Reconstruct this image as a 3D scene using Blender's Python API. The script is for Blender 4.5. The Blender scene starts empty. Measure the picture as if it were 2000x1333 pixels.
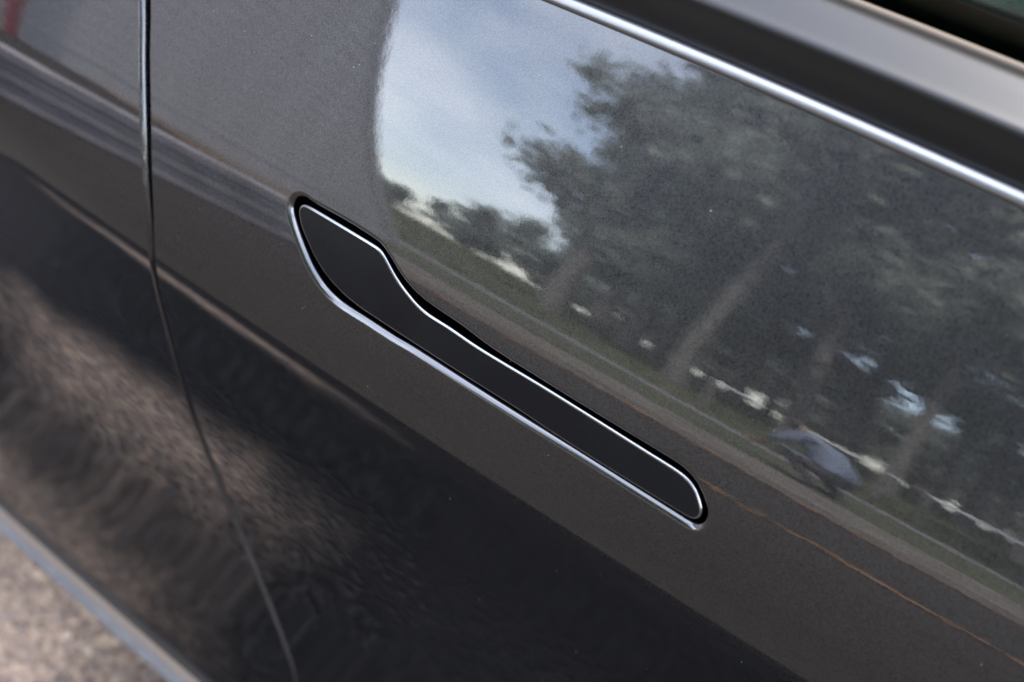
import bpy, bmesh, math, random
import numpy as np
from mathutils import Matrix, Vector
from mathutils.geometry import delaunay_2d_cdt

scene = bpy.context.scene
COL = scene.collection
R = math.radians

# ------------------------------------------------------------------ camera
cam_d = bpy.data.cameras.new("camera")
cam = bpy.data.objects.new("camera", cam_d)
COL.objects.link(cam)
scene.camera = cam
cam_d.sensor_width = 36.0
cam_d.lens = 50.004
cam_d.clip_start = 0.02
cam_d.clip_end = 2000.0
CAM_POS = Vector((0.3453507660464524, -0.28894474900626954, 1.1949891900826424))
cr, cu, cf = Vector((0.7499443602524767, 0.6612312395769749, -0.01888661782852342)), Vector((-0.44071291207828595, 0.5207249374545879, 0.7311755388690138)), Vector((-0.49331084080220705, 0.5400173953868642, -0.6819278752379953))
cam.matrix_world = Matrix(((cr.x, cu.x, -cf.x, CAM_POS.x), (cr.y, cu.y, -cf.y, CAM_POS.y),
                           (cr.z, cu.z, -cf.z, CAM_POS.z), (0, 0, 0, 1)))
cam_d.dof.use_dof = True
cam_d.dof.focus_distance = 0.565
cam_d.dof.aperture_fstop = 8.0

# ------------------------------------------------------------------ world, sun, exposure
SUN_EL, SUN_AZ = R(60), R(165)          # azimuth measured from -Y towards +X (front of the car)
sun_dir = Vector((math.sin(SUN_AZ) * math.cos(SUN_EL), -math.cos(SUN_AZ) * math.cos(SUN_EL), math.sin(SUN_EL)))
world = bpy.data.worlds.new("World")
scene.world = world
world.use_nodes = True
wt = world.node_tree
wt.nodes.clear()
def wn(t): return wt.nodes.new(t)
w_out, w_bg, w_sky = wn("ShaderNodeOutputWorld"), wn("ShaderNodeBackground"), wn("ShaderNodeTexSky")
w_sky.sky_type = 'NISHITA'
w_sky.sun_disc = False
w_sky.sun_elevation = SUN_EL
w_sky.sun_rotation = math.atan2(sun_dir.x, sun_dir.y)
w_sky.dust_density = 1.0
w_tc, w_map, w_noise, w_ramp, w_mix = wn("ShaderNodeTexCoord"), wn("ShaderNodeMapping"), wn("ShaderNodeTexNoise"), wn("ShaderNodeValToRGB"), wn("ShaderNodeMixRGB")
w_map.inputs['Scale'].default_value = (1.0, 1.0, 1.9)
w_map.inputs['Location'].default_value = (0.3, 4.4, 0.3)
w_noise.inputs['Scale'].default_value = 2.4
w_noise.inputs['Detail'].default_value = 7.0
w_noise.inputs['Roughness'].default_value = 0.55
w_ramp.color_ramp.elements[0].position = 0.44
w_ramp.color_ramp.elements[0].color = (0.13, 0.13, 0.13, 1)
w_ramp.color_ramp.elements[1].position = 0.66
w_ramp.color_ramp.elements[1].color = (0.50, 0.50, 0.50, 1)
w_mix.inputs['Color2'].default_value = (10.6, 10.5, 10.8, 1)
wt.links.new(w_tc.outputs['Generated'], w_map.inputs['Vector'])
wt.links.new(w_map.outputs['Vector'], w_noise.inputs['Vector'])
wt.links.new(w_noise.outputs['Fac'], w_ramp.inputs['Fac'])
wt.links.new(w_ramp.outputs['Color'], w_mix.inputs['Fac'])
wt.links.new(w_sky.outputs['Color'], w_mix.inputs['Color1'])
wt.links.new(w_mix.outputs['Color'], w_bg.inputs['Color'])
w_bg.inputs['Strength'].default_value = 0.13
wt.links.new(w_bg.outputs['Background'], w_out.inputs['Surface'])

sun_d = bpy.data.lights.new("sun", 'SUN')
sun_d.energy = 2.5
sun_d.angle = R(2.0)
sun_d.color = (1.0, 0.93, 0.84)
sun = bpy.data.objects.new("sun", sun_d)
COL.objects.link(sun)
sun.rotation_euler = sun_dir.to_track_quat('Z', 'Y').to_euler()

scene.view_settings.view_transform = 'Standard'
scene.view_settings.look = 'None'
scene.view_settings.gamma = 1.0
scene.view_settings.exposure = 3.0
scene.render.engine = 'CYCLES'
scene.cycles.max_bounces = 8
scene.cycles.glossy_bounces = 4
scene.cycles.caustics_reflective = False

# ------------------------------------------------------------------ helpers
def mat(name, color=(0.5, 0.5, 0.5), rough=0.5, metal=0.0, spec=0.5, coat=0.0, coat_rough=0.03):
    m = bpy.data.materials.new(name)
    m.use_nodes = True
    b = m.node_tree.nodes['Principled BSDF']
    b.inputs['Base Color'].default_value = (*color, 1)
    b.inputs['Roughness'].default_value = rough
    b.inputs['Metallic'].default_value = metal
    b.inputs['Specular IOR Level'].default_value = spec
    b.inputs['Coat Weight'].default_value = coat
    b.inputs['Coat Roughness'].default_value = coat_rough
    return m
def nodes(m): return m.node_tree, m.node_tree.nodes, m.node_tree.links, m.node_tree.nodes['Principled BSDF']
def noise_color(m, stops, scale=8.0, detail=4.0, bump=0.0, bump_dist=0.01, bump_scale=None, coords='Object', island=False):
    t, n, l, b = nodes(m)
    tc = n.new('ShaderNodeTexCoord')
    nz = n.new('ShaderNodeTexNoise'); nz.inputs['Scale'].default_value = scale; nz.inputs['Detail'].default_value = detail
    l.new(tc.outputs[coords], nz.inputs['Vector'])
    rp = n.new('ShaderNodeValToRGB')
    el = rp.color_ramp.elements
    while len(el) < len(stops): el.new(0.5)
    for e, (p, c) in zip(el, stops): e.position = p; e.color = (*c, 1)
    if island:
        g = n.new('ShaderNodeNewGeometry'); l.new(g.outputs['Random Per Island'], rp.inputs['Fac'])
    else:
        l.new(nz.outputs['Fac'], rp.inputs['Fac'])
    l.new(rp.outputs['Color'], b.inputs['Base Color'])
    if bump:
        bz = n.new('ShaderNodeTexNoise'); bz.inputs['Scale'].default_value = bump_scale or scale * 3; bz.inputs['Detail'].default_value = 5
        l.new(tc.outputs[coords], bz.inputs['Vector'])
        bp = n.new('ShaderNodeBump'); bp.inputs['Strength'].default_value = bump; bp.inputs['Distance'].default_value = bump_dist
        l.new(bz.outputs['Fac'], bp.inputs['Height']); l.new(bp.outputs['Normal'], b.inputs['Normal'])
    return m
def link(name, me, m=None, parent=None, kind=None, label=None, cat=None, group=None, loc=None):
    o = bpy.data.objects.new(name, me)
    COL.objects.link(o)
    if m is not None and me is not None: me.materials.append(m)
    if parent is not None: o.parent = parent
    if kind: o['kind'] = kind
    if label: o['label'] = label
    if cat: o['category'] = cat
    if group: o['group'] = group
    if loc is not None: o.location = loc
    return o
def mesh(name, v, f, smooth=False):
    me = bpy.data.meshes.new(name)
    me.from_pydata([tuple(p) for p in v], [], [tuple(q) for q in f])
    if smooth: me.polygons.foreach_set('use_smooth', [True] * len(me.polygons))
    me.update()
    return me
def box_mesh(name, x0, x1, y0, y1, z0, z1, bev=0.0):
    bm = bmesh.new()
    bmesh.ops.create_cube(bm, size=1.0)
    for v in bm.verts:
        v.co = Vector(((x0 + x1) / 2 + v.co.x * (x1 - x0), (y0 + y1) / 2 + v.co.y * (y1 - y0), (z0 + z1) / 2 + v.co.z * (z1 - z0)))
    if bev: bmesh.ops.bevel(bm, geom=list(bm.edges), offset=bev, segments=2, affect='EDGES')
    me = bpy.data.meshes.new(name); bm.to_mesh(me); bm.free()
    return me
def norm_mesh(name, V, N, Fc):
    """mesh with exact surface normals, so that the paint mirrors cleanly"""
    me = bpy.data.meshes.new(name)
    me.from_pydata([tuple(p) for p in V], [], [tuple(q) for q in Fc])
    me.polygons.foreach_set('use_smooth', [True] * len(me.polygons))
    me.update()
    me.normals_split_custom_set_from_vertices([tuple(q) for q in N])
    return me

# ------------------------------------------------------------------ body side surface:  y = f(x, z), outside is -y
TH = [(1.1, 41), (0.99, 36), (0.93, 32.5), (0.88, 29), (0.86, 27), (0.846, 25.2), (0.83, 22.8), (0.81, 19), (0.79, 14), (0.77, 8), (0.755, 3), (0.747, -2), (0.74, -8), (0.731, -11), (0.7, -11.5), (0.64, -9), (0.58, -4.5), (0.52, 0.5), (0.46, 4), (0.4, 6.5), (0.36, 7.5), (0.31, 7), (0.27, 3.5), (0.25, 0), (0.235, -6), (0.15, -12)]
PLAN_R = 8.0
_a = sorted(TH)
ZZ = np.linspace(.15, 1.10, 3801)
_th = np.interp(ZZ, [q[0] for q in _a], [float(q[1]) for q in _a])
_k = np.exp(-.5 * (np.arange(-60, 61) * .00025 / .004) ** 2); _k /= _k.sum()
_th = np.convolve(np.pad(_th, 60, 'edge'), _k, 'valid')
_tn = np.tan(np.radians(_th))
YY = np.concatenate([[0], np.cumsum((_tn[1:] + _tn[:-1]) / 2 * (ZZ[1] - ZZ[0]))])
YY -= np.interp(.79, ZZ, YY)
def bow(z):                       # the plan bow of the doors fades out towards the sill
    t = np.clip((np.asarray(z, float) - .2) / .45, 0, 1); return t * t * (3 - 2 * t)
def dbow(z):
    t = np.clip((np.asarray(z, float) - .2) / .45, 0, 1); return 6 * t * (1 - t) / .45
def bow_x(x): return .64 / (2 * PLAN_R) * (1 - np.exp(-(np.asarray(x, float) / .8) ** 2))
def sf(x, z): return np.interp(z, ZZ, YY) + np.asarray(x) ** 2 / (2 * PLAN_R) - (1 - bow(z)) * bow_x(x)
def sfx(x, z): return np.asarray(x) / PLAN_R * (1 - (1 - bow(z)) * np.exp(-(np.asarray(x, float) / .8) ** 2))
def sfz(x, z): return np.interp(z, ZZ, _tn) + bow_x(x) * dbow(z)
def sn(x, z):
    x = np.asarray(x, float); o = np.ones_like(x)
    n = np.stack([sfx(x, z) * o, -o, sfz(x, z) * o], -1)
    return n / np.linalg.norm(n, axis=-1, keepdims=True)
def spos(p):
    p = np.asarray(p, float)
    return np.stack([p[:, 0], sf(p[:, 0], p[:, 1]), p[:, 1]], -1)

def resample(P, step, closed=True, smooth=0):
    P = np.asarray(P, float); n = len(P); out = []
    rng = range(n if closed else n - 1)
    for i in rng:
        if closed: p0, p1, p2, p3 = P[i - 1], P[i], P[(i + 1) % n], P[(i + 2) % n]
        else: p0, p1, p2, p3 = P[max(i - 1, 0)], P[i], P[i + 1], P[min(i + 2, n - 1)]
        m = max(2, int(np.linalg.norm(p2 - p1) / 0.0006))
        t = (np.arange(m) / m)[:, None]
        out.append(0.5 * ((2 * p1) + (-p0 + p2) * t + (2 * p0 - 5 * p1 + 4 * p2 - p3) * t ** 2 + (-p0 + 3 * p1 - 3 * p2 + p3) * t ** 3))
    Q = np.concatenate(out + ([] if closed else [P[-1:]]))
    if smooth:
        for _ in range(smooth):
            if closed: Q = (np.roll(Q, 1, 0) + 2 * Q + np.roll(Q, -1, 0)) / 4
            else: Q[1:-1] = (Q[:-2] + 2 * Q[1:-1] + Q[2:]) / 4
    C = np.concatenate([Q, Q[:1]]) if closed else Q
    s = np.concatenate([[0], np.cumsum(np.linalg.norm(np.diff(C, axis=0), axis=1))])
    k = max(8, int(s[-1] / step))
    u = np.linspace(0, s[-1], k + 1)
    if closed: u = u[:-1]
    return np.stack([np.interp(u, s, C[:, 0]), np.interp(u, s, C[:, 1])], -1)
def outward(P):
    """unit outward directions of a closed (x, z) polygon, in the surface's tangent plane"""
    t = np.roll(P, -1, 0) - np.roll(P, 1, 0)
    A = 0.5 * np.sum(P[:, 0] * np.roll(P[:, 1], -1) - np.roll(P[:, 0], -1) * P[:, 1])
    N = sn(P[:, 0], P[:, 1])
    T = np.stack([t[:, 0], t[:, 0] * sfx(P[:, 0], P[:, 1]) + t[:, 1] * sfz(P[:, 0], P[:, 1]), t[:, 1]], -1)
    T /= np.linalg.norm(T, axis=1, keepdims=True)
    O = np.cross(N, T) if A < 0 else np.cross(T, N)
    # make sure O points away from the polygon
    o2 = np.stack([t[:, 1], -t[:, 0]], -1) * (1 if A > 0 else -1)
    sgn = np.sign(np.sum(O[:, [0, 2]] * o2, axis=1))
    return O * sgn[:, None], N
def offset(P, d):
    O, N = outward(P)
    q = P + d * O[:, [0, 2]]
    return q
def inside(poly, Q):
    x, y = Q[:, 0], Q[:, 1]; c = np.zeros(len(Q), bool)
    X, Y = poly[:, 0], poly[:, 1]; X2, Y2 = np.roll(X, -1), np.roll(Y, -1)
    for a, b, c2, d in zip(X, Y, X2, Y2):
        k = ((b > y) != (d > y)) & (x < (c2 - a) * (y - b) / (d - b + 1e-15) + a)
        c ^= k
    return c
def edge_dist(poly, Q):
    d = np.full(len(Q), 9.0)
    for a in poly: d = np.minimum(d, np.hypot(Q[:, 0] - a[0], Q[:, 1] - a[1]))
    return d
def skin(outer, holes, gx, gz, r_out=0.0025, r_hole=0.0032, depth=0.018, clear=0.0025):
    """outer skin between polygons, with hemmed (rounded) edges; returns verts, normals, faces"""
    X, Z = np.meshgrid(gx, gz)
    G = np.stack([X.ravel(), Z.ravel()], -1)
    G = G[inside(outer, G)]
    G = G[edge_dist(outer, G) > clear]
    for h in holes:
        G = G[~inside(h, G)]
        G = G[edge_dist(h, G) > clear]
    loops = [outer] + holes
    pts = [tuple(q) for L in loops for q in L] + [tuple(q) for q in G]
    edges = []; k = 0; idx = []
    for L in loops:
        m = len(L); edges += [(k + i, k + (i + 1) % m) for i in range(m)]; idx.append(np.arange(k, k + m)); k += m
    vv, _, ff, ov, _, _ = delaunay_2d_cdt([Vector(p) for p in pts], edges, [], 0, 1e-9)
    A = np.array([(v.x, v.y) for v in vv]); Fc = np.array([tuple(f) for f in ff])
    cen = A[Fc].mean(1)
    ok = inside(outer, cen)
    for h in holes: ok &= ~inside(h, cen)
    Fc = Fc[ok]
    V = spos(A); N = sn(A[:, 0], A[:, 1])
    # consistent winding towards -y
    P0, P1, P2 = V[Fc[:, 0]], V[Fc[:, 1]], V[Fc[:, 2]]
    fl = np.sum(np.cross(P1 - P0, P2 - P0) * N[Fc[:, 0]], 1) < 0
    Fc[fl] = Fc[fl][:, ::-1]
    V, N, faces = list(V), list(N), [tuple(f) for f in Fc]
    remap = {}
    for new, olds in enumerate(ov):
        for o in olds: remap[o] = new
    for li, L in enumerate(loops):
        O, Nn = outward(L)
        if li > 0: O = -O
        r = r_out if li == 0 else r_hole
        base = spos(L); m = len(L)
        prev = [remap[i] for i in idx[li]]
        rows = [(R(a), 0.0) for a in (15, 30, 45, 60, 75, 90)] + [(R(90), depth)]
        for ang, dp in rows:
            pos = base + O * r * math.sin(ang) - Nn * (r * (1 - math.cos(ang)) + dp)
            nr = Nn * math.cos(ang) + O * math.sin(ang)
            s = len(V); V += list(pos); N += list(nr)
            cur = list(range(s, s + m))
            for i in range(m):
                j = (i + 1) % m
                q = (prev[i], prev[j], cur[j], cur[i])
                a, b, c = V[q[0]], V[q[1]], V[q[2]]
                if np.dot(np.cross(b - a, c - a), nr[i] + Nn[i] * 0.2) < 0: q = q[::-1]
                faces.append(q)
            prev = cur
    return V, N, faces
def cap(outline, r, lift, depth, gx, gz):
    """a plate over a closed outline with rounded rim; returns (face mesh data, rim mesh data)"""
    inner = offset(outline, -r)
    X, Z = np.meshgrid(gx, gz); G = np.stack([X.ravel(), Z.ravel()], -1)
    G = G[inside(inner, G)]; G = G[edge_dist(inner, G) > 0.0015]
    pts = [tuple(q) for q in inner] + [tuple(q) for q in G]; m = len(inner)
    vv, _, ff, ov, _, _ = delaunay_2d_cdt([Vector(p) for p in pts], [(i, (i + 1) % m) for i in range(m)], [], 0, 1e-9)
    A = np.array([(v.x, v.y) for v in vv]); Fc = np.array([tuple(f) for f in ff])
    Fc = Fc[inside(inner, A[Fc].mean(1))]
    N = sn(A[:, 0], A[:, 1]); V = spos(A) + N * lift
    fl = np.sum(np.cross(V[Fc[:, 1]] - V[Fc[:, 0]], V[Fc[:, 2]] - V[Fc[:, 0]]) * N[Fc[:, 0]], 1) < 0
    Fc[fl] = Fc[fl][:, ::-1]
    face = (V, N, Fc)
    O, Nn = outward(inner); base = spos(inner) + Nn * lift
    RV, RN, RF = [], [], []
    prev = None
    for ang, dp in [(R(a), 0) for a in (0, 15, 30, 45, 60, 75, 90)] + [(R(90), depth)]:
        pos = base + O * r * math.sin(ang) - Nn * (r * (1 - math.cos(ang)) + dp)
        nr = Nn * math.cos(ang) + O * math.sin(ang)
        s = len(RV); RV += list(pos); RN += list(nr); cur = list(range(s, s + m))
        if prev is not None:
            for i in range(m):
                j = (i + 1) % m; q = (prev[i], prev[j], cur[j], cur[i])
                a, b, c = RV[q[0]], RV[q[1]], RV[q[2]]
                if np.dot(np.cross(b - a, c - a), nr[i] + Nn[i] * 0.2) < 0: q = q[::-1]
                RF.append(q)
        prev = cur
    return face, (RV, RN, RF)
def loft_x(name, xs, prof_fn, closed=False, smooth=True):
    """sweep a (y, z) profile along the car; prof_fn(x) -> list of (y, z)"""
    V, Fc = [], []; n = None
    for x in xs:
        p = prof_fn(x); n = len(p); V += [(x, q[0], q[1]) for q in p]
    for i in range(len(xs) - 1):
        for j in range(n if closed else n - 1):
            k = (j + 1) % n
            Fc.append((i * n + j, (i + 1) * n + j, (i + 1) * n + k, i * n + k))
    if closed:
        Fc.append(tuple(range(n))); Fc.append(tuple((len(xs) - 1) * n + j for j in reversed(range(n))))
    me = mesh(name, V, Fc, smooth)
    bm = bmesh.new(); bm.from_mesh(me); bmesh.ops.recalc_face_normals(bm, faces=bm.faces); bm.to_mesh(me); bm.free()
    return me

# ------------------------------------------------------------------ materials
def paint_material():
    m = mat('grey_metallic_paint', (0.012, 0.012, 0.013), 0.40, 1.0, 0.0, 1.0, 0.012)
    t, n, l, b = nodes(m)
    b.inputs['Coat IOR'].default_value = 1.78
    b.inputs['Specular Tint'].default_value = (0.03, 0.03, 0.03, 1)
    tc = n.new('ShaderNodeTexCoord')
    # metal flakes: tiny cells that tilt and tint
    vo = n.new('ShaderNodeTexVoronoi'); vo.inputs['Scale'].default_value = 2600
    l.new(tc.outputs['Object'], vo.inputs['Vector'])
    sep = n.new('ShaderNodeSeparateColor'); l.new(vo.outputs['Color'], sep.inputs['Color'])
    rp = n.new('ShaderNodeValToRGB')
    rp.color_ramp.elements[0].position = 0.0; rp.color_ramp.elements[0].color = (0.0250, 0.0242, 0.0245, 1)
    rp.color_ramp.elements[1].position = 0.93; rp.color_ramp.elements[1].color = (0.0640, 0.0620, 0.0645, 1)
    e = rp.color_ramp.elements.new(1.0); e.color = (0.075, 0.073, 0.072, 1)
    l.new(sep.outputs[0], rp.inputs['Fac']); l.new(rp.outputs['Color'], b.inputs['Base Color'])
    bp = n.new('ShaderNodeBump'); bp.inputs['Strength'].default_value = 0.2; bp.inputs['Distance'].default_value = 0.0002
    l.new(sep.outputs[1], bp.inputs['Height']); l.new(bp.outputs['Normal'], b.inputs['Normal'])
    # orange peel in the clear coat
    nz = n.new('ShaderNodeTexNoise'); nz.inputs['Scale'].default_value = 240; nz.inputs['Detail'].default_value = 2
    l.new(tc.outputs['Object'], nz.inputs['Vector'])
    b2 = n.new('ShaderNodeBump'); b2.inputs['Strength'].default_value = 0.05; b2.inputs['Distance'].default_value = 0.00012
    l.new(nz.outputs['Fac'], b2.inputs['Height']); l.new(b2.outputs['Normal'], b.inputs['Coat Normal'])
    return m
PAINT = paint_material()
BLACK_SATIN = mat('satin_black_plastic', (0.006, 0.006, 0.0065), 0.34, 0, 0.17)
def smudge(m, lo, hi, scale):
    t, n, l, b = nodes(m)
    tc = n.new('ShaderNodeTexCoord'); nz = n.new('ShaderNodeTexNoise'); nz.inputs['Scale'].default_value = scale; nz.inputs['Detail'].default_value = 5
    mr = n.new('ShaderNodeMapRange'); mr.inputs['From Min'].default_value = .35; mr.inputs['From Max'].default_value = .65
    mr.inputs['To Min'].default_value = lo; mr.inputs['To Max'].default_value = hi
    l.new(tc.outputs['Object'], nz.inputs['Vector']); l.new(nz.outputs['Fac'], mr.inputs['Value']); l.new(mr.outputs['Result'], b.inputs['Roughness'])
smudge(BLACK_SATIN, .20, .40, 22)
BLACK_GLOSS = mat('gloss_black_lacquer', (0.008, 0.008, 0.009), 0.10, 0, 0.75, 1.0, 0.03)
RUBBER = mat('black_rubber', (0.006, 0.006, 0.006), 0.7, 0, 0.2)
TRIM = noise_color(mat('belt_trim_black', (0.004, 0.004, 0.004), 0.34, 0, 0.50), [(0.3, (0.0035, 0.0033, 0.0033)), (0.8, (0.005, 0.0048, 0.0048))], 40)
BRIGHT = mat('brushed_bright_strip', (0.33, 0.33, 0.345), 0.34, 1.0)
SEAL = mat('window_seal_grey', (0.07, 0.057, 0.046), 0.6, 0, 0.25)
SILL_GREY = noise_color(mat('sill_grey_plastic', (0.16, 0.16, 0.17), 0.6, 0, 0.25), [(0.3, (0.12, 0.113, 0.112)), (0.75, (0.165, 0.155, 0.152))], 60)
SILL_EDGE = mat('sill_lip_warm_grey', (0.19, 0.148, 0.115), 0.6, 0, 0.25)
HEM_GLINT = mat('rolled_edge_painted_glint', (0.115, 0.113, 0.117), 0.16, 1.0, 0.0, 1.0, 0.02)  # brightened copy of the body paint, so the hem highlight reads white
RIM = mat('handle_edge_metal', (0.30, 0.295, 0.29), 0.16, 1.0)
INTERIOR = mat('dark_cabin', (0.02, 0.02, 0.02), 0.8)

# ------------------------------------------------------------------ the place: ground
def lit_patch_mask(n, l):
    """0..1 mask of pale gravel colour, painted where the ground and its reflection should look lit, ragged edge (object space = world space here)"""
    tc = n.new('ShaderNodeTexCoord')
    mp = n.new('ShaderNodeMapping'); mp.inputs['Location'].default_value = (0.80, -0.06, 0); mp.vector_type = 'POINT'
    mp.inputs['Scale'].default_value = (1.0, 1.05, 0.0)
    l.new(tc.outputs['Object'], mp.inputs['Vector'])
    ln = n.new('ShaderNodeVectorMath'); ln.operation = 'LENGTH'; l.new(mp.outputs['Vector'], ln.inputs[0])
    nz = n.new('ShaderNodeTexNoise'); nz.inputs['Scale'].default_value = 9; nz.inputs['Detail'].default_value = 6; nz.inputs['Roughness'].default_value = .65
    l.new(tc.outputs['Object'], nz.inputs['Vector'])
    ad = n.new('ShaderNodeMath'); ad.operation = 'MULTIPLY_ADD'; ad.inputs[1].default_value = 0.30; l.new(nz.outputs['Fac'], ad.inputs[0]); l.new(ln.outputs['Value'], ad.inputs[2])
    mr = n.new('ShaderNodeMapRange'); mr.interpolation_type = 'SMOOTHSTEP'
    mr.inputs['From Min'].default_value = 0.64; mr.inputs['From Max'].default_value = 0.34
    l.new(ad.outputs[0], mr.inputs['Value'])
    sx = n.new('ShaderNodeSeparateXYZ'); l.new(tc.outputs['Object'], sx.inputs[0])
    ye = n.new('ShaderNodeMapRange'); ye.interpolation_type = 'SMOOTHSTEP'; ye.inputs['From Min'].default_value = -0.30; ye.inputs['From Max'].default_value = -0.215
    l.new(sx.outputs['Y'], ye.inputs['Value'])
    mu = n.new('ShaderNodeMath'); mu.operation = 'MULTIPLY'; l.new(mr.outputs['Result'], mu.inputs[0]); l.new(ye.outputs['Result'], mu.inputs[1])
    return mu.outputs[0]
def shade_strip_mask(n, l):
    """a soft-edged dark strip beside the car, shade put into the asphalt colour"""
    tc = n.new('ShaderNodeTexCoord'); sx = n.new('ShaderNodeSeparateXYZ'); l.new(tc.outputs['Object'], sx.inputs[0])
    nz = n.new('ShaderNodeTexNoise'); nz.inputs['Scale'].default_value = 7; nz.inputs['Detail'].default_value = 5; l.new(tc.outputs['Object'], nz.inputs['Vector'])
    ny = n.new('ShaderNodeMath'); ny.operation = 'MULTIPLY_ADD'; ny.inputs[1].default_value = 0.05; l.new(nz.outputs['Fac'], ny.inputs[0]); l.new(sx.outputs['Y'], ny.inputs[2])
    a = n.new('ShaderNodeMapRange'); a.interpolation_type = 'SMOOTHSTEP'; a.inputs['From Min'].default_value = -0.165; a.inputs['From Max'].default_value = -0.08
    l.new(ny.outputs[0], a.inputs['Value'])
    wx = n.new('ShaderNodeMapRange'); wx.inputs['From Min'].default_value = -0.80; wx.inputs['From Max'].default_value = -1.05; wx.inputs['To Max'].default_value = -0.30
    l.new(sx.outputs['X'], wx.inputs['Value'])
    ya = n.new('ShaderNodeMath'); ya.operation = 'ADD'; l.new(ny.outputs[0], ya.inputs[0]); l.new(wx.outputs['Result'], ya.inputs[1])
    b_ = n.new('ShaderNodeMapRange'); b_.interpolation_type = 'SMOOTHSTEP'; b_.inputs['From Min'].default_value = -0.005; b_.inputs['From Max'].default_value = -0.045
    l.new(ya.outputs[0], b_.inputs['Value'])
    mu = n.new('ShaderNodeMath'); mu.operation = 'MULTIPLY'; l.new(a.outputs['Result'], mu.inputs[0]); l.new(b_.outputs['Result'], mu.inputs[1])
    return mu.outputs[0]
def asphalt_material():
    m = mat('worn_asphalt', (0.2, 0.18, 0.17), 0.85, 0, 0.3)
    t, n, l, b = nodes(m)
    tc = n.new('ShaderNodeTexCoord')
    vo = n.new('ShaderNodeTexVoronoi'); vo.inputs['Scale'].default_value = 110
    nz = n.new('ShaderNodeTexNoise'); nz.inputs['Scale'].default_value = 1.3; nz.inputs['Detail'].default_value = 6
    l.new(tc.outputs['Object'], vo.inputs['Vector']); l.new(tc.outputs['Object'], nz.inputs['Vector'])
    sep = n.new('ShaderNodeSeparateColor'); l.new(vo.outputs['Color'], sep.inputs['Color'])
    rp = n.new('ShaderNodeValToRGB'); el = rp.color_ramp.elements
    el[0].position = 0.0; el[0].color = (0.0165, 0.0145, 0.0138, 1)
    el[1].position = 1.0; el[1].color = (0.032, 0.0272, 0.0248, 1)
    e = el.new(0.5); e.color = (0.022, 0.0192, 0.0179, 1)
    l.new(sep.outputs[0], rp.inputs['Fac'])
    mx = n.new('ShaderNodeMixRGB'); mx.blend_type = 'MULTIPLY'; mx.inputs['Fac'].default_value = 0.55
    r2 = n.new('ShaderNodeValToRGB'); r2.color_ramp.elements[0].position = 0.35; r2.color_ramp.elements[0].color = (0.55, 0.52, 0.5, 1)
    r2.color_ramp.elements[1].position = 0.65
    l.new(nz.outputs['Fac'], r2.inputs['Fac'])
    l.new(rp.outputs['Color'], mx.inputs['Color1']); l.new(r2.outputs['Color'], mx.inputs['Color2'])
    lit_gravel_tone = n.new('ShaderNodeValToRGB'); se = lit_gravel_tone.color_ramp.elements
    se[0].position = 0.0; se[0].color = (0.21, 0.145, 0.11, 1); se[1].position = 1.0; se[1].color = (0.56, 0.395, 0.27, 1)
    e2 = se.new(0.5); e2.color = (0.38, 0.268, 0.195, 1)
    l.new(sep.outputs[0], lit_gravel_tone.inputs['Fac'])
    fm = lit_patch_mask(n, l)
    m3 = n.new('ShaderNodeMixRGB'); l.new(fm, m3.inputs['Fac']); l.new(mx.outputs['Color'], m3.inputs['Color1']); l.new(lit_gravel_tone.outputs['Color'], m3.inputs['Color2'])  # gravel tone, with the lit look of the ground painted in
    m4 = n.new('ShaderNodeMixRGB'); m4.inputs['Color2'].default_value = (0.015, 0.0125, 0.0118, 1)  # painted shade: dark strip that blackens the reflection below the door crease
    l.new(shade_strip_mask(n, l), m4.inputs['Fac']); l.new(m3.outputs['Color'], m4.inputs['Color1'])
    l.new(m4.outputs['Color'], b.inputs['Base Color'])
    bp = n.new('ShaderNodeBump'); bp.inputs['Strength'].default_value = 0.8; bp.inputs['Distance'].default_value = 0.004
    l.new(vo.outputs['Distance'], bp.inputs['Height']); l.new(bp.outputs['Normal'], b.inputs['Normal'])
    return m
ASPHALT = asphalt_material()
DIRT = noise_color(mat('pale_dirt', (0.3, 0.25, 0.2), 0.95), [(0.3, (0.07, 0.06, 0.052)), (0.7, (0.13, 0.115, 0.10))], 3, 6, 0.5, 0.02)
GRASSY = noise_color(mat('grass_ground', (0.06, 0.08, 0.03), 0.95), [(0.3, (0.025, 0.031, 0.015)), (0.7, (0.055, 0.062, 0.03))], 1.5, 6, 0.6, 0.03)
PATH = noise_color(mat('path_asphalt', (0.12, 0.11, 0.12), 0.9), [(0.3, (0.10, 0.092, 0.10)), (0.7, (0.15, 0.14, 0.15))], 4, 6)
GUTTER = noise_color(mat('gutter_dark', (0.07, 0.065, 0.06), 0.9), [(0.3, (0.05, 0.045, 0.042)), (0.7, (0.09, 0.08, 0.07))], 4, 6)
def sheet(name, x0, x1, y0, y1, z, m, wav=0.0, seed=0, z2=None):
    rnd = random.Random(seed); n = 160
    V, Fc = [], []
    for i in range(n + 1):
        x = x0 + (x1 - x0) * i / n
        V.append((x, y0 + (rnd.uniform(-wav, wav)), z)); V.append((x, y1 + rnd.uniform(-wav, wav), z if z2 is None else z2))
    for i in range(n): Fc.append((2 * i, 2 * i + 2, 2 * i + 3, 2 * i + 1))
    me = mesh(name, V, Fc)
    bm = bmesh.new(); bm.from_mesh(me)
    bmesh.ops.recalc_face_normals(bm, faces=bm.faces)
    if bm.faces[:][0].normal.z < 0: bmesh.ops.reverse_faces(bm, faces=bm.faces[:])
    bm.to_mesh(me); bm.free()
    return link(name, me, m, kind='structure')
me = mesh('ground', [(-300, -300, 0), (300, -300, 0), (300, 300, 0), (-300, 300, 0)], [(0, 1, 2, 3)])
link('ground', me, ASPHALT, kind='structure')
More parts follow.
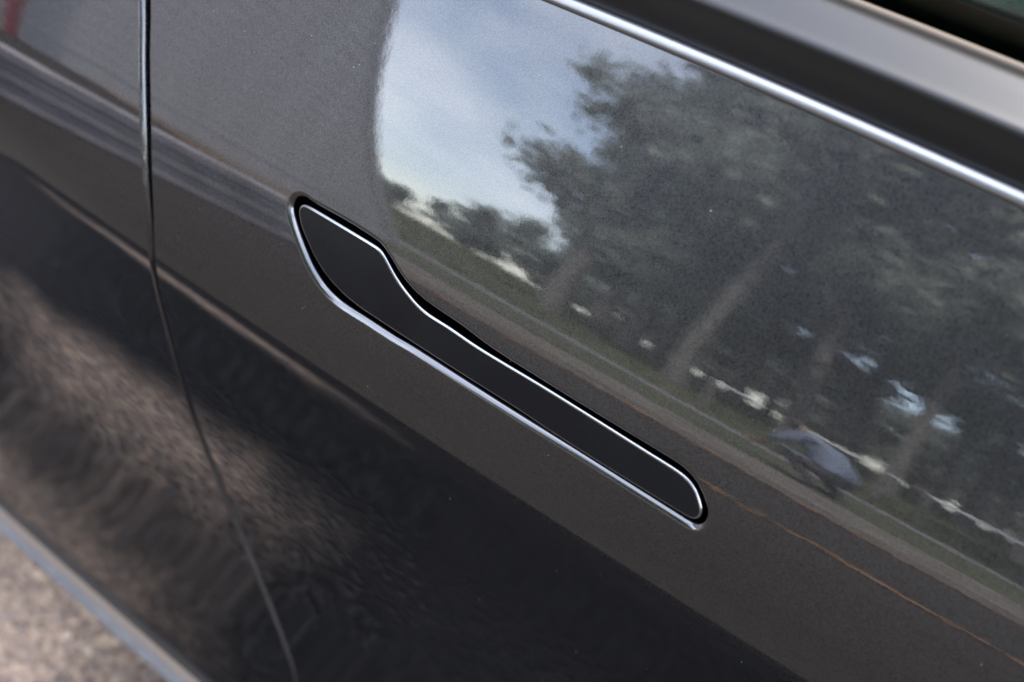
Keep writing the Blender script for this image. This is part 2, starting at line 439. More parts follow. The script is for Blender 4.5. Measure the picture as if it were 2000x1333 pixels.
sheet('gutter', -40, 40, -5.35, -4.85, 0.004, GUTTER, 0.02, 1)
sheet('dirt_verge', -40, 40, -7.0, -5.35, 0.008, DIRT, 0.06, 2)
sheet('lawn', -60, 60, -10.2, -7.0, 0.012, GRASSY, 0.10, 3)
sheet('footpath', -60, 60, -11.6, -10.2, 0.016, PATH, 0.03, 4)
sheet('grass_bank', -80, 80, -31, -11.6, 1.0, GRASSY, 0.10, 5, 0.02)
sheet('meadow', -200, 200, -260, -31.2, 1.0, GRASSY, 0.0, 6)

# loose chippings in the asphalt beside the car
def pebbles(name, n, x0, x1, y0, y1, rmin, rmax, seed):
    rnd = np.random.default_rng(seed)
    bm = bmesh.new(); bmesh.ops.create_icosphere(bm, subdivisions=1, radius=1.0)
    bv = np.array([v.co[:] for v in bm.verts]); bf = np.array([[v.index for v in f.verts] for f in bm.faces]); bm.free()
    V, Fc = [], []
    for i in range(n):
        r = rmin + (rmax - rmin) * rnd.random() ** 2
        s = r * (0.7 + 0.6 * rnd.random(3)) * np.array([1, 1, .55])
        a = rnd.random() * 6.28; c, sn_ = math.cos(a), math.sin(a)
        p = bv * (0.85 + 0.3 * rnd.random((len(bv), 1))) * s
        p = np.stack([p[:, 0] * c - p[:, 1] * sn_, p[:, 0] * sn_ + p[:, 1] * c, p[:, 2]], -1)
        q = ((x0 + x1) / 2 + (x1 - x0) / 2 * math.copysign(1.25 * rnd.random() * (1 - .2 * rnd.random()), rnd.random() - .5) * (1 - .25 * rnd.random() ** 2), (y0 + y1) / 2 + (y1 - y0) / 2 * math.copysign(rnd.random(), rnd.random() - .5))
        p += [q[0], q[1], 0.0005]
        Fc.append(bf + len(bv) * i); V.append(p)
    return mesh(name, np.concatenate(V), np.concatenate(Fc).tolist(), True)
STONE = noise_color(mat('chippings', (0.25, 0.2, 0.17), 0.8), [(0.0, (0.19, 0.145, 0.12)), (0.35, (0.30, 0.22, 0.175)), (0.7, (0.39, 0.28, 0.20)), (1.0, (0.54, 0.42, 0.30))], island=True)
def patch_strip_tint(m):  # stones follow the painted bright patch and the painted shade strip
    t, n, l, b = nodes(m)
    src = b.inputs['Base Color'].links[0].from_socket
    mx = n.new('ShaderNodeMixRGB'); mx.inputs['Color1'].default_value = (0.035, 0.03, 0.027, 1)
    l.new(lit_patch_mask(n, l), mx.inputs['Fac']); l.new(src, mx.inputs['Color2'])
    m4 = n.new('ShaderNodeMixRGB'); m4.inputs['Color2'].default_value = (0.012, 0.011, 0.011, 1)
    l.new(shade_strip_mask(n, l), m4.inputs['Fac']); l.new(mx.outputs['Color'], m4.inputs['Color1']); l.new(m4.outputs['Color'], b.inputs['Base Color'])
patch_strip_tint(STONE)
link('gravel_chippings', pebbles('gravel', 9000, -1.02, -0.38, -0.40, 0.42, 0.0020, 0.0062, 4), STONE, kind='stuff',
     label='beige and grey stone chippings in the asphalt below the car sill', cat='gravel')

# ------------------------------------------------------------------ the car
car = link('car', None, label='dark grey metallic car with flush black door handle and bright beltline', cat='car')
def belt_z(x):
    d = x - 0.11
    return 0.9306 - 0.0086 * max(-.6, min(.6, x - 0.044)) - 0.12 * d * d / (1 + 3 * d * d)
def belt_b(x):
    z = belt_z(x); return float(sf(x, z)), z

GAP_REAR = [(-0.1761, 0.8665), (-0.1692, 0.8457), (-0.1631, 0.8236), (-0.1585, 0.7996), (-0.1562, 0.7779), (-0.156, 0.7634), (-0.1586, 0.7462), (-0.1657, 0.727), (-0.1743, 0.7053), (-0.1857, 0.6719), (-0.1982, 0.6271), (-0.2043, 0.5855), (-0.2023, 0.5538), (-0.194, 0.5168), (-0.1839, 0.4855), (-0.1709, 0.456), (-0.1586, 0.4281), (-0.1472, 0.4031), (-0.1378, 0.3771)]
GAP_FRONT = [(-0.1678, 0.869), (-0.1623, 0.8517), (-0.1557, 0.8296), (-0.1517, 0.8111), (-0.1489, 0.7853), (-0.1497, 0.7665), (-0.1539, 0.7455), (-0.1611, 0.7261), (-0.1665, 0.7105), (-0.1784, 0.677), (-0.1909, 0.6323), (-0.1967, 0.591), (-0.1956, 0.5606), (-0.1877, 0.5264), (-0.1781, 0.4948), (-0.1662, 0.4648), (-0.1542, 0.4368), (-0.1433, 0.4085), (-0.1345, 0.3821)]
HEM = [(-0.0558, 0.8186), (-0.0519, 0.8128), (-0.0455, 0.8055), (-0.0378, 0.7981), (-0.029, 0.7931), (-0.019, 0.7909), (-0.0032, 0.7907), (0.0122, 0.7903), (0.025, 0.7906), (0.0525, 0.79), (0.0802, 0.7894), (0.1127, 0.7891), (0.1436, 0.7883), (0.1613, 0.7877), (0.166, 0.7875), (0.1692, 0.7883), (0.1712, 0.7908), (0.172, 0.7945), (0.1716, 0.7968), (0.1697, 0.8002), (0.1648, 0.8051), (0.1595, 0.8076), (0.1525, 0.8085), (0.138, 0.8089), (0.1138, 0.8094), (0.0949, 0.8099), (0.0644, 0.811), (0.0475, 0.8129), (0.0259, 0.8145), (0.0139, 0.818), (0.0052, 0.8229), (-0.0001, 0.8257), (-0.0055, 0.8267), (-0.0225, 0.8273), (-0.0423, 0.827), (-0.0479, 0.8274), (-0.0525, 0.8262), (-0.0558, 0.8227)]
FACE = [(-0.0509, 0.8201), (-0.0477, 0.8146), (-0.0419, 0.809), (-0.0354, 0.8036), (-0.0255, 0.7985), (-0.0117, 0.7952), (0.004, 0.7943), (0.026, 0.7936), (0.052, 0.7929), (0.0796, 0.7924), (0.0995, 0.7914), (0.1249, 0.7906), (0.149, 0.7902), (0.1623, 0.79), (0.1675, 0.7903), (0.1695, 0.793), (0.1696, 0.796), (0.1671, 0.7998), (0.1638, 0.8034), (0.1592, 0.8052), (0.1551, 0.8058), (0.1387, 0.8064), (0.1144, 0.8073), (0.089, 0.808), (0.0584, 0.8083), (0.0414, 0.8094), (0.027, 0.81), (0.0176, 0.8129), (0.0092, 0.817), (0.0018, 0.8222), (-0.0017, 0.8239), (-0.0063, 0.8242), (-0.0217, 0.8244), (-0.0375, 0.8245), (-0.0471, 0.8244), (-0.0501, 0.8234)]
def sill_z(x): return 0.2775 + 0.011 * max(-1, min(1, (x + 0.30) / 0.4)) - 0.002
TOPX = lambda xs: [(x, belt_z(x) - 0.0015) for x in xs]
BOTX = lambda xs: [(x, sill_z(x)) for x in xs]
def dens(P, step=0.006):
    P = np.asarray(P, float); out = []
    for i in range(len(P) - 1):
        k = max(1, int(np.linalg.norm(P[i + 1] - P[i]) / step))
        out.append(P[i] + (P[i + 1] - P[i]) * (np.arange(k) / k)[:, None])
    return np.concatenate(out)
def gap_line(g, top, bot):
    return resample([top] + g + bot, 0.005, closed=False, smooth=60)
g_r = gap_line(GAP_REAR, (-0.199, belt_z(-0.199) - 0.0015), [(-0.130, 0.322), (-0.118, sill_z(-0.118))])
g_f = gap_line([(x + 0.0008, z) for x, z in GAP_FRONT], (-0.190, belt_z(-0.190) - 0.0015), [(-0.127, 0.325), (-0.115, sill_z(-0.115))])
def poly(*segs):
    P = np.concatenate(segs)
    keep = [0]
    for i in range(1, len(P)):
        if np.linalg.norm(P[i] - P[keep[-1]]) > 0.001: keep.append(i)
    P = P[keep]
    if np.linalg.norm(P[0] - P[-1]) < 0.001: P = P[:-1]
    return P
XF, XR = 0.86, -1.02
front_outer = poly(g_f, dens(BOTX(np.linspace(-0.110, XF, 120))), dens([(XF, sill_z(XF)), (XF, belt_z(XF) - .0015)], 0.01), dens(TOPX(np.linspace(XF, -0.186, 140))))
rear_outer = poly(g_r, dens(BOTX(np.linspace(-0.123, XR, 120))), dens([(XR, sill_z(XR)), (XR - .05, 0.6), (XR - 0.06, belt_z(XR - .06) - .0015)], 0.01), dens(TOPX(np.linspace(XR - 0.06, -0.203, 120))))
hem_p = resample(HEM, 0.0018, True, 12)
cut = offset(hem_p, 0.0021)
zs = np.concatenate([np.arange(0.25, 0.715, 0.008), np.arange(0.715, 0.765, 0.0025), np.arange(0.765, 0.95, 0.005)])
xs_f = np.concatenate([np.arange(-0.24, 0.42, 0.012), np.arange(0.42, 0.9, 0.04)])
xs_r = np.concatenate([np.arange(-1.1, -0.7, 0.04), np.arange(-0.7, -0.08, 0.012)])
V, N, Fc = skin(front_outer, [cut], xs_f, zs, 0.0016, 0.0032)
front_door = link('front_door', norm_mesh('front_door', V, N, Fc), PAINT, car)
front_door.data.materials.append(HEM_GLINT)          # rolled edge of the handle opening, sky highlight put into its colour
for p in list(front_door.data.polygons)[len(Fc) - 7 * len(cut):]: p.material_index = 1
V, N, Fc = skin(rear_outer, [], xs_r, zs, 0.0030)
rear_door = link('rear_door', norm_mesh('rear_door', V, N, Fc), PAINT, car)
# neighbouring panels just beyond the frame
def panel(name, x0, x1):
    P = poly(dens(BOTX(np.linspace(x0, x1, 40))), dens([(x1, sill_z(x1)), (x1, belt_z(x1) - .0015)], 0.01), dens(TOPX(np.linspace(x1, x0, 40))), dens([(x0, belt_z(x0) - .0015), (x0, sill_z(x0))], 0.01))
    V, N, Fc = skin(P, [], np.arange(x0, x1, 0.03), zs[::2], 0.0025)
    return link(name, norm_mesh(name, V, N, Fc), PAINT, car)
panel('front_fender', XF + 0.009, XF + 0.35)
# dark jamb seen through the shut line, dark pocket behind the handle
def jamb(name, x0, x1, z0, z1, d):
    X = np.linspace(x0, x1, 24); Z = np.linspace(z0, z1, 60); V = []; Fc = []
    for x in X:
        for z in Z: V.append((x, float(sf(x, z)) + d, z))
    for i in range(23):
        for j in range(59): Fc.append((i * 60 + j, i * 60 + j + 1, (i + 1) * 60 + j + 1, (i + 1) * 60 + j))
    return mesh(name, V, Fc, True)
link('door_jamb', jamb('door_jamb', -0.30, -0.05, 0.26, 0.93, 0.016), RUBBER, car)
link('fender_jamb', jamb('fender_jamb', XF - .06, XF + .08, 0.26, 0.9, 0.016), RUBBER, car)

handle = None
face_p = resample(FACE, 0.0016, True, 22)
gx, gz = np.arange(-0.06, 0.18, 0.004), np.arange(0.78, 0.835, 0.003)
fc, rim = cap(face_p, 0.0010, -0.0004, 0.010, gx, gz)
handle = link('door_handle', norm_mesh('door_handle', *fc), BLACK_SATIN, car)
handle['label'] = 'satin black flush door handle, wide paddle end narrowing to a slim grip'
link('handle_rim', norm_mesh('handle_rim', *rim), RIM, handle)
pk, _ = cap(offset(hem_p, 0.006), 0.001, -0.0135, 0.002, gx, gz)
link('handle_recess', norm_mesh('handle_recess', *pk), RUBBER, handle)

# beltline: bright strip, black trim, seal, glass
xs = np.linspace(-1.06, XF + 0.30, 170)
def strip_prof(x):
    y, z = belt_b(x); p = []
    for k in range(11):
        a = R(-115 + 23 * k) ; p.append((y + 0.0014 - 0.0032 * math.cos(a), z + 0.0006 + 0.0028 * math.sin(a)))
    return p
link('bright_strip', loft_x('bright_strip', xs, strip_prof, True), BRIGHT, car)
def trim_prof(x):
    y, z = belt_b(x)
    p = [(y + .0040, z - .004), (y + .0022, z + .003), (y + .0017, z + .008), (y + .0019, z + .014), (y + .0027, z + .0180)]
    for k in range(7):
        a = R(90 - 0 - 15 * k); p.append((y + .0054 - .0027 * math.sin(a), z + .0192 + .0027 * math.cos(a)))
    p += [(y + .0080, z + .0226), (y + .014, z + .0246), (y + .020, z + .0262), (y + .0232, z + .0267), (y + .0242, z + .0260), (y + .0244, z + .010)]
    return p
trim = link('belt_trim', loft_x('belt_trim', xs, trim_prof, True), TRIM, car)
def seal_prof(x):
    y, z = belt_b(x)
    return [(y + .0262, z + .012), (y + .0262, z + .0245), (y + .0267, z + .0258), (y + .0275, z + .0265), (y + .0283, z + .0267), (y + .0287, z + .0258), (y + .0287, z + .012)]
link('window_seal', loft_x('window_seal', xs, seal_prof, True), SEAL, car)
def glass_material():
    m = mat('tinted_glass', (0.01, 0.02, 0.018), 0.01, 0, 0.5)
    t, n, l, b = nodes(m)
    b.inputs['Roughness'].default_value = 0.0
    tr = n.new('ShaderNodeBsdfTransparent'); tr.inputs['Color'].default_value = (0.42, 0.55, 0.48, 1)
    gl = n.new('ShaderNodeBsdfGlossy'); gl.inputs['Roughness'].default_value = 0.0; gl.inputs['Color'].default_value = (1, 1, 1, 1)
    fr = n.new('ShaderNodeFresnel'); fr.inputs['IOR'].default_value = 1.5
    mx = n.new('ShaderNodeMixShader')
    l.new(fr.outputs['Fac'], mx.inputs['Fac']); l.new(tr.outputs['BSDF'], mx.inputs[1]); l.new(gl.outputs['BSDF'], mx.inputs[2])
    l.new(mx.outputs['Shader'], n['Material Output'].inputs['Surface'])
    return m
GLASS = glass_material()
def glass_prof(x):
    y, z = belt_b(x); y0, z0 = y + .0300, z + .006
    top = [(y0 + (0.40 - y0) * t ** 1.15 + 0.0, z0 + (1.37 - z0) * t) for t in np.linspace(0, 1, 12)]
    return top + [(a + .004, b) for a, b in reversed(top)]
def sub_glass(name, x0, x1): return link(name, loft_x(name, np.linspace(x0, x1, 40), glass_prof, True), GLASS, car)
sub_glass('window_glass', -0.17, XF + 0.2)
sub_glass('window_glass', -0.98, -0.26)
link('door_pillar', loft_x('door_pillar', np.linspace(-0.258, -0.172, 8), lambda x: [(a - .003, b) for a, b in glass_prof(x)[:12]] + [(a + .03, b) for a, b in glass_prof(x)[12:]], True), BLACK_GLOSS, car)
def roof_prof(x): return [(0.385, 1.36), (0.42, 1.40), (0.55, 1.43), (0.9, 1.445), (1.25, 1.43), (1.4, 1.38), (1.4, 1.36), (0.9, 1.41), (0.42, 1.36)]
link('roof', loft_x('roof', np.linspace(-1.1, XF + .2, 8), roof_prof, True), BLACK_GLOSS, car)
# sill below the doors, floor pan and far side
def sill_prof(x):
    z = sill_z(x); y = float(sf(x, z))
    return [(y + .030, z + .004), (y + .004, z + .002), (y - .0015, z - .001), (y - .0045, z - .0028), (y - .0105, z - .0050), (y - .0125, z - .0075),
            (y - .011, z - .012), (y + .004, z - .030), (y + .02, z - .058), (y + .05, z - .070), (y + .12, z - .072), (y + .12, z + .004)]
xs2 = np.linspace(-1.06, XF + .30, 120)
sill = link('sill', loft_x('sill', xs2, sill_prof, True), SILL_GREY, car)
def lip_prof(x):
    z = sill_z(x); y = float(sf(x, z))
    return [(y + .004, z + .0026), (y - .0012, z - .0002), (y - .0052, z - .0022), (y - .0052, z - .0036), (y + .004, z + .0004)]
link('sill_lip', loft_x('sill_lip', xs2, lip_prof, True), SILL_EDGE, sill)
link('floor_pan', box_mesh('floor_pan', -1.06, XF + .3, 0.16, 1.70, 0.19, 0.25), RUBBER, car)
link('far_side', box_mesh('far_side', -1.06, XF + .3, 1.70, 1.76, 0.19, 0.96), PAINT, car)
link('inner_door_panel', loft_x('inner_door_panel', np.linspace(-1.0, XF, 40), lambda x: [(belt_b(x)[0] + .05, .26), (belt_b(x)[0] + .052, belt_b(x)[1] + .005), (belt_b(x)[0] + .07, belt_b(x)[1] + .016), (belt_b(x)[0] + .10, belt_b(x)[1] + .008), (belt_b(x)[0] + .11, .26)], True), INTERIOR, car)
link('cabin_floor', box_mesh('cabin_floor', -1.06, XF + .3, 0.2, 1.69, 0.26, 0.30), INTERIOR, car)

# specks of dust on the doors
def dust(n, seed):
    rnd = np.random.default_rng(seed); V, Fc = [], []
    k = 0
    while k < n:
        x, z = -0.55 + 0.9 * rnd.random(), 0.42 + 0.5 * rnd.random()
        q = np.array([[x, z]])
        if inside(offset(hem_p, 0.004), q)[0] and rnd.random() > .35: continue
        if -0.26 < x < -0.14: continue
        c = spos(q)[0]; nn = sn(q[:, 0], q[:, 1])[0]
        u = np.cross(nn, [1, 0, 0.2]); u /= np.linalg.norm(u); w = np.cross(nn, u)
        r = 0.00008 + 0.00017 * rnd.random() ** 2.5
        s = len(V)
        V.append(c + nn * (r * .5 + .00003))
        for a in range(6):
            ra = r * (0.6 + .7 * rnd.random()); V.append(c + nn * .00002 + ra * (u * math.cos(a * 1.047) + w * math.sin(a * 1.047)))
        Fc += [(s, s + 1 + a, s + 1 + (a + 1) % 6) for a in range(6)]
        k += 1
    return mesh('dust', V, Fc)
DUST = mat('pale_dust', (0.42, 0.40, 0.36), 0.9)
link('dust_specks', dust(420, 9), DUST, front_door, kind='stuff')

# ------------------------------------------------------------------ what the doors mirror: trees, house, timber steps, wall, a person
def pol(az, d): return (-d * math.sin(R(az)), -d * math.cos(R(az)))
BARK = noise_color(mat('bark', (0.12, 0.1, 0.08), 0.95), [(0.3, (0.08, 0.074, 0.07)), (0.7, (0.18, 0.168, 0.158))], 6, 6, 0.8, 0.03)
LEAF = noise_color(mat('leaves', (0.06, 0.085, 0.04), 0.6), [(0.0, (0.12, 0.135, 0.125)), (0.6, (0.18, 0.20, 0.18)), (1.0, (0.26, 0.275, 0.245))], island=True)
def translucent(m):
    t, n, l, b = nodes(m)
    tr = n.new('ShaderNodeBsdfTranslucent'); tr.inputs['Color'].default_value = (0.38, 0.43, 0.36, 1)
    mx = n.new('ShaderNodeMixShader'); mx.inputs['Fac'].default_value = 0.45
    l.new(b.outputs['BSDF'], mx.inputs[1]); l.new(tr.outputs['BSDF'], mx.inputs[2]); l.new(mx.outputs['Shader'], n['Material Output'].inputs['Surface'])
translucent(LEAF)
def tube(pts, rad, seg=8):
    V, Fc = [], []
    for i, (p, r) in enumerate(zip(pts, rad)):
        t = np.array(pts[min(i + 1, len(pts) - 1)]) - np.array(pts[max(i - 1, 0)]); t = t / np.linalg.norm(t)
        a = np.cross(t, [0.3, 1, 0.1]); a /= np.linalg.norm(a); b = np.cross(t, a)
        for k in range(seg): V.append(np.array(p) + r * (a * math.cos(6.2832 * k / seg) + b * math.sin(6.2832 * k / seg)))
    for i in range(len(pts) - 1):
        for k in range(seg):
            j = (k + 1) % seg; Fc.append((i * seg + k, i * seg + j, (i + 1) * seg + j, (i + 1) * seg + k))
    return V, Fc
def tree_meshes(h, clear, rad, seed, leaves=7000, size=0.17, girth=0.022, taper=0.55):
    rnd = np.random.default_rng(seed)
    n = 10; lean = rnd.normal(0, 0.03, 2)
    P = [(lean[0] * k * h / n + rnd.normal(0, .05), lean[1] * k * h / n + rnd.normal(0, .05), h * .95 * k / n) for k in range(n + 1)]
    r0 = girth * h
    V, Fc = tube(P, [r0 * (1.25 if k == 0 else 1) * (1 - .93 * k / n) + .01 for k in range(n + 1)])
    tips = []
    for i in range(16):
        z = clear + (h * .93 - clear) * (i + rnd.random()) / 16
        a = rnd.random() * 6.283; L = rad * (0.55 + .5 * rnd.random()) * (1 - taper * (z - clear) / (h - clear))
        k = z / h; b0 = np.array([lean[0] * z, lean[1] * z, z])
        b1 = b0 + [L * .5 * math.cos(a), L * .5 * math.sin(a), .12 * L]; b2 = b0 + [L * math.cos(a), L * math.sin(a), .35 * L * rnd.random()]
        v, f = tube([b0, b1, b2], [r0 * .32 * (1 - .6 * k), r0 * .2 * (1 - .6 * k), .008], 5)
        Fc += [tuple(q + len(V) for q in t) for t in f]; V += v
        tips += [b1, b2, (b1 + b2) / 2]
    trunk = mesh('trunk', V, Fc, True)
    C = []
    for t in tips:
        for _ in range(3): C.append(np.array(t) + rnd.normal(0, rad * .16, 3))
    C = np.array(C); w = rnd.integers(0, len(C), leaves); sc = rad * .13 * (0.5 + rnd.random(len(C)))
    ctr = C[w] + rnd.normal(0, 1, (leaves, 3)) * sc[w][:, None] * [1, 1, .8]
    u = rnd.normal(0, 1, (leaves, 3)); u /= np.linalg.norm(u, axis=1, keepdims=True)
    q = rnd.normal(0, 1, (leaves, 3)); q = np.cross(u, q); q /= np.linalg.norm(q, axis=1, keepdims=True)
    s = size * (0.5 + rnd.random((leaves, 1)))
    LV = np.stack([ctr - u * s, ctr + q * s * .45, ctr + u * s, ctr - q * s * .45], 1).reshape(-1, 3)
    LF = np.arange(leaves * 4).reshape(-1, 4)
    return trunk, mesh('crown', LV, LF.tolist())
PROTO = [tree_meshes(14, 4.2, 3.4, 11), tree_meshes(17, 6.0, 3.2, 12), tree_meshes(11, 2.2, 2.8, 13), tree_meshes(7, 0.9, 2.6, 14, 6000), tree_meshes(19, 2.5, 2.0, 15, 8000, .15, .010, .2), tree_meshes(18, 5.0, 1.8, 16, 7500, .15, .0085, .4)]
for t, c in PROTO: t.materials.append(BARK); c.materials.append(LEAF)
def tree(proto, az, d, sc, rz, label, group, z=0.0):
    x, y = pol(az, d)
    root = link('tree', None, label=label, cat='tree', group=group, loc=(x, y, z))
    root.rotation_euler.z = rz; root.scale = (sc, sc, sc)
    link('trunk', PROTO[proto][0], None, root); link('crown', PROTO[proto][1], None, root)
rnd = random.Random(3)
GROVE = [(4, 25.6, 19, 1.0), (4, 25.4, 29, 1.25), (4, 23.4, 24, 1.0), (4, 21.5, 19, .95), (5, 18.8, 16, 1.0), (4, 16.2, 23, 1.05), (5, 13.4, 18, 1.0), (4, 10.6, 24, 1.1), (5, 8.2, 17, .95), (4, 5.0, 22, 1.0), (5, 2.4, 18, 1.05), (4, -.6, 21, 1.0),
         (5, -4, 17, 1.0), (4, -8, 21, 1.0), (5, -13, 18, 1.1), (0, -20, 19, 1.0), (0, -31, 18, 1.0), (5, 23.4, 29, 1.0), (5, 20, 27, 1.1), (5, 14.8, 30, 1.1), (5, 11.8, 28, 1.0), (5, 6.6, 29, 1.1), (5, 3.8, 30, 1.0), (0, -9, 9.8, 0.95)]
for (p, az, d, sc) in GROVE:
    az += 2.2 if az > -2 else 0
    zz = 0.0 if d < 12 else min(1.0, (d * math.cos(R(az)) - 11.6) / 19.4)
    tree(p, az, d, sc, rnd.uniform(0, 6), 'tall leafy tree of the grove mirrored in the front door', 'trees of the mirrored grove', zz)
for az in list(np.arange(-60, -8, 3.2)) + list(np.arange(-8, 27, 1.7)) + list(np.arange(27, 41, 1.15)):
    tree(3 if rnd.random() < .6 else 2, az + rnd.uniform(-1, 1), rnd.uniform(40, 50), rnd.uniform(.7, 1.0) if az < 27 else rnd.uniform(.30, .62) if az < 33 else rnd.uniform(.24, .38), rnd.uniform(0, 6), 'distant low tree along the far edge of the meadow', 'far trees', 1.0)
for az, d, sc in [(38.6, 14, .20), (40.5, 13, .17), (42.5, 11.4, .15)]:
    tree(3, az, d, sc, rnd.uniform(0, 6), 'small rounded shrub beside the corner of the pale house', 'shrubs by the house')

# pale house with boarded walls, to the rear of the car
house = link('house', None, label='pale grey boarded steep-sided house behind the rear of the car', cat='house', loc=(-6.1, -8.6, 0))
WALL = noise_color(mat('pale_grey_boards', (0.5, 0.49, 0.5), 0.7), [(0.3, (0.31, 0.295, 0.305)), (0.7, (0.37, 0.355, 0.365))], 3, 4)
MAROON = mat('maroon_paint', (0.16, 0.035, 0.045), 0.5)
DARKROOF = noise_color(mat('roof_shingle', (0.08, 0.075, 0.075), 0.9), [(0.3, (0.06, 0.055, 0.055)), (0.7, (0.1, 0.095, 0.095))], 8)
link('wall', mesh('wall', [(-.03, 0.03, 0), (-.03, 12, 0), (-.03, 12, 7.2), (-.03, 3.99, 7.2), (-7, 0.03, 0), (-7, 12, 0), (-7, 12, 7.2), (-7, 3.99, 7.2)], [(0, 1, 2, 3), (7, 6, 5, 4), (0, 3, 7, 4), (1, 5, 6, 2), (3, 2, 6, 7)]), WALL, house)
for k in range(34): 
    z0 = 0.35 + 0.2 * k; a, b = .55 * z0, .55 * (z0 + .2)
    bme = mesh('board', [(0, a, 0), (0, 12.0, 0), (.006, a, 0), (.006, 12.0, 0), (.003, b, .20), (.003, 12.0, .20), (0, b, .20), (0, 12.0, .20)],
               [(0, 2, 3, 1), (2, 4, 5, 3), (4, 6, 7, 5), (0, 6, 4, 2), (1, 3, 5, 7)])
    link('board', bme, WALL, house, loc=(-0.03, 0.0, z0))
link('corner_board', mesh('corner_board', [(.02, -.04, 0), (.02, .10, 0), (.02, 4.06, 7.2), (.02, 3.92, 7.2), (-.06, -.04, 0), (-.06, .10, 0), (-.06, 4.06, 7.2), (-.06, 3.92, 7.2)], [(0, 1, 2, 3), (7, 6, 5, 4), (0, 3, 7, 4), (1, 5, 6, 2)]), WALL, house)
link('downspout', box_mesh('downspout', 0.02, 0.10, 4.62, 4.72, 0, 7.0, 0.02), MAROON, house)
link('roof', mesh('roof', [(0.4, 3.8, 7.2), (0.4, 12.4, 7.2), (-3.5, 12.4, 9.6), (-3.5, 3.8, 9.6), (-7.4, 3.8, 7.2), (-7.4, 12.4, 7.2)], [(0, 1, 2, 3), (3, 2, 5, 4), (0, 3, 4), (1, 5, 2), (0, 4, 5, 1)]), DARKROOF, house)

# low stack of weathered timbers
stack = link('timber_stack', None, label='low stack of weathered grey timbers mirrored left of the handle', cat='timbers', loc=(-2.25, -1.2, 0))
TIMBER = noise_color(mat('weathered_timber', (0.2, 0.19, 0.2), 0.85), [(0.3, (0.13, 0.12, 0.135)), (0.7, (0.24, 0.225, 0.24))], 5, 6)
for k in range(5):
    t = box_mesh('timber', -0.20, 0.0 - 0.012 * (k % 2), -1.5 + .02 * (k % 3), 0.8 - .03 * (k % 2), 0.085 * k + 0.004, 0.085 * k + 0.080, 0.008)
    link('timber', t, TIMBER, stack)

# white rail fence below the grove
PLASTER = noise_color(mat('white_limewash', (0.75, 0.74, 0.72), 0.8), [(0.3, (0.66, 0.65, 0.64)), (0.7, (0.8, 0.79, 0.78))], 2, 5)
fence = link('rail_fence', None, label='broken line of weathered pale rails at the foot of the grass bank', cat='fence', loc=(0, -13.0, 0.08))
for k, (x0, x1, z0, h) in enumerate([(-4.6, -3.9, .99, .05), (-3.7, -2.6, .97, .06), (-2.5, -2.25, .95, .05), (-2.0, -.7, .94, .09), (-.6, .9, .92, .13), (.95, 2.6, .90, .16), (2.7, 4.6, .90, .17), (4.7, 6.2, .92, .15)]):
    link('rail', box_mesh('rail', x0, x1, -.085, -.052, z0, z0 + h, .006), PLASTER, fence)
    link('post', box_mesh('post', x0 + .02, x0 + .10, -.05, .05, 0, z0 + h - .01, .01), BARK, fence)

# ragged grass on the bank, dry needles swept along the gutter
def blades(name, n, x0, x1, y0, y1, zf, h0, h1, w, seed, flat=False):
    r = np.random.default_rng(seed)
    x, y = x0 + (x1 - x0) * r.random(n), y0 + (y1 - y0) * r.random(n)
    z = np.array([zf(q) for q in y]); a = r.random(n) * 6.283; h = h0 + (h1 - h0) * r.random(n)
    dx, dy = np.cos(a) * w, np.sin(a) * w
    if flat: tip = np.stack([x - dy / w * h, y + dx / w * h, z + .006 * r.random(n)], -1)
    else: tip = np.stack([x + r.normal(0, .3, n) * h, y + r.normal(0, .3, n) * h, z + h], -1)
    V = np.stack([np.stack([x - dx, y - dy, z], -1), np.stack([x + dx, y + dy, z], -1), tip], 1).reshape(-1, 3)
    return mesh(name, V, np.arange(3 * n).reshape(-1, 3).tolist())
BLADE = noise_color(mat('grass_blades', (0.07, 0.09, 0.03), 0.7), [(0.0, (0.04, 0.055, 0.02)), (1.0, (0.12, 0.13, 0.06))], island=True)
bank = lambda y: 0.02 + max(0, (-11.6 - y) / 19.4) * .98
link('grass', blades('grass', 14000, -25, 12, -31, -11.7, bank, .1, .45, .02, 5), BLADE, kind='stuff', label='ragged grass growing on the bank', cat='grass')
NEEDLE = noise_color(mat('dry_needles', (0.3, 0.14, 0.05), 0.8), [(0.0, (0.10, 0.052, 0.026)), (1.0, (0.20, 0.105, 0.048))], island=True)
def needle_line(n, seed, y0, amp, spread, x0, x1):
    r = np.random.default_rng(seed); x = x0 + (x1 - x0) * r.random(n)
    y = y0 + amp * np.sin(x * 1.7 + seed) + amp * .5 * np.sin(x * 4.1) + r.normal(0, spread, n)
    a = r.random(n) * 3.14; L = .03 + .04 * r.random(n); z = .006 + .012 * r.random(n)
    d = np.stack([np.cos(a) * L, np.sin(a) * L], -1); w = np.stack([-np.sin(a), np.cos(a)], -1) * .004
    c = np.stack([x, y], -1)
    V = np.stack([np.c_[c - d - w, z], np.c_[c + d - w, z], np.c_[c + d + w, z + .004], np.c_[c - d + w, z + .004]], 1).reshape(-1, 3)
    return mesh('needles', V, np.arange(4 * n).reshape(-1, 4).tolist())
link('dry_needles', needle_line(1500, 1, -4.75, .06, .05, -8, 5), NEEDLE, kind='stuff', label='orange line of dry needles swept along the gutter', cat='needles')
link('dry_needles', needle_line(300, 2, -2.9, .10, .03, -2.2, 0.6), NEEDLE, kind='stuff', label='short orange drift of dry needles on the open asphalt', cat='needles')

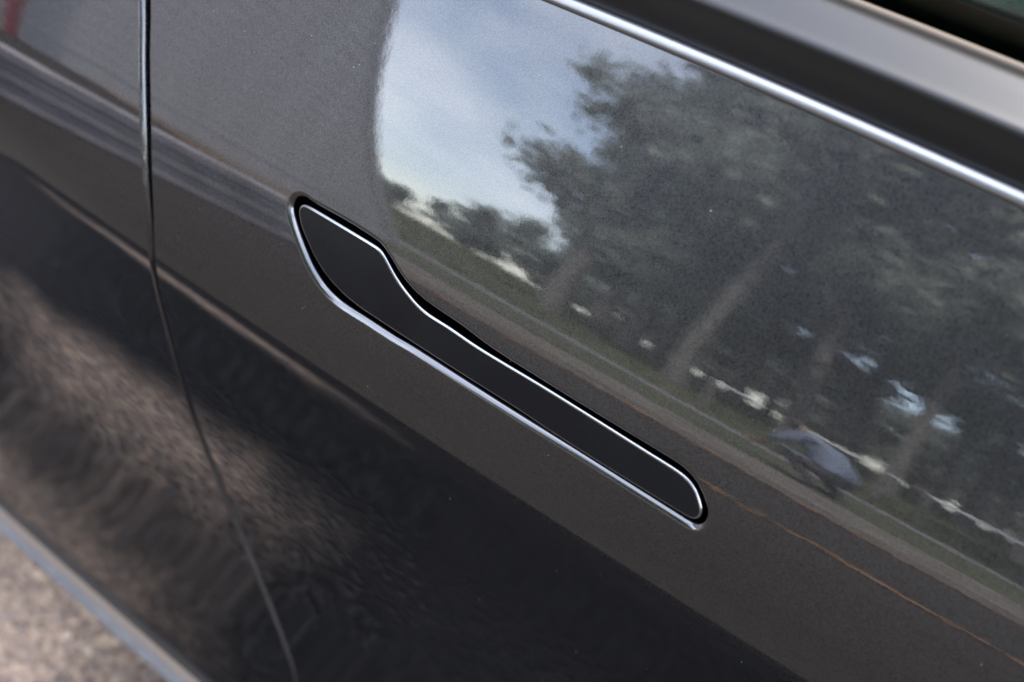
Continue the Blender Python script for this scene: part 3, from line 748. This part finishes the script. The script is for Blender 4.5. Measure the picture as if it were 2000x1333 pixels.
# a crouching person in a blue shirt
def person(loc, rz):
    me = bpy.data.meshes.new('person')
    J = [((0, 0, .40), .155), ((.10, 0, .58), .165), ((.22, 0, .76), .175), ((.32, 0, .86), .13), ((.40, 0, .90), .062), ((.44, 0, .93), .060), ((.50, 0, .97), .10), ((.53, 0, 1.04), .085)]
    V = [j[0] for j in J]; Rr = [j[1] for j in J]; E = [(i, i + 1) for i in range(len(J) - 1)]
    def chain(root, pts):
        k = root
        for p, r in pts: V.append(p); Rr.append(r); E.append((k, len(V) - 1)); k = len(V) - 1
        return k
    for s in (-1, 1):
        chain(0, [((.08, s * .13, .38), .11), ((.40, s * .17, .50), .075), ((.37, s * .17, .46), .07), ((.12, s * .16, .10), .05), ((.13, s * .16, .05), .045), ((.33, s * .18, .035), .035)])
        h = chain(3, [((.30, s * .17, .84), .075), ((.42, s * .24, .60), .052), ((.58, s * .16, .40), .036), ((.63, s * .14, .34), .034)])
        for f in range(4): chain(h, [((.67, s * (.165 - .018 * f), .29), .010), ((.69, s * (.165 - .018 * f), .25 + .004 * abs(f - 1.5)), .008)])
        chain(h, [((.64, s * .09, .31), .011), ((.66, s * .075, .28), .009)])
    me.from_pydata(V, E, [])
    o = bpy.data.objects.new('person', me); COL.objects.link(o)
    sk = o.modifiers.new('skin', 'SKIN')
    for d, r in zip(me.skin_vertices[0].data, Rr): d.radius = (r, r)
    me.skin_vertices[0].data[0].use_root = True
    ss = o.modifiers.new('sub', 'SUBSURF'); ss.levels = 2; ss.render_levels = 2
    dg = bpy.context.evaluated_depsgraph_get()
    m2 = bpy.data.meshes.new_from_object(o.evaluated_get(dg))
    o.modifiers.clear(); o.data = m2
    m2.materials.clear()
    for m in (mat('blue_cotton', (0.13, 0.16, 0.22), .9), mat('dark_denim', (0.03, 0.03, 0.04), .9), mat('skin_tone', (0.35, 0.22, 0.16), .6), mat('dark_hair', (0.03, 0.022, 0.018), .6)): m2.materials.append(m)
    for p in m2.polygons:
        p.use_smooth = True
        x, y, z = p.center
        i = 0
        if x > .42 and z > .9: i = 2 if (x > .57 and z < 1.05) else 3
        elif x > .40 and z > .86: i = 2
        elif abs(y) > .12 and x > .5 and z < .5: i = 2
        elif z < .50 and not (x > .38 and z > .40 and abs(y) > .2): i = 1
        elif x > .3 and z < .6 and abs(y) > .1 and abs(y) < .22: i = 1
        p.material_index = i
    o.location = loc; o.rotation_euler.z = rz
    o['label'] = 'person in a blue shirt and dark trousers crouching on the grass'; o['category'] = 'person'
x, y = pol(11.2, 7.4)
person((x, y, .012), R(200))
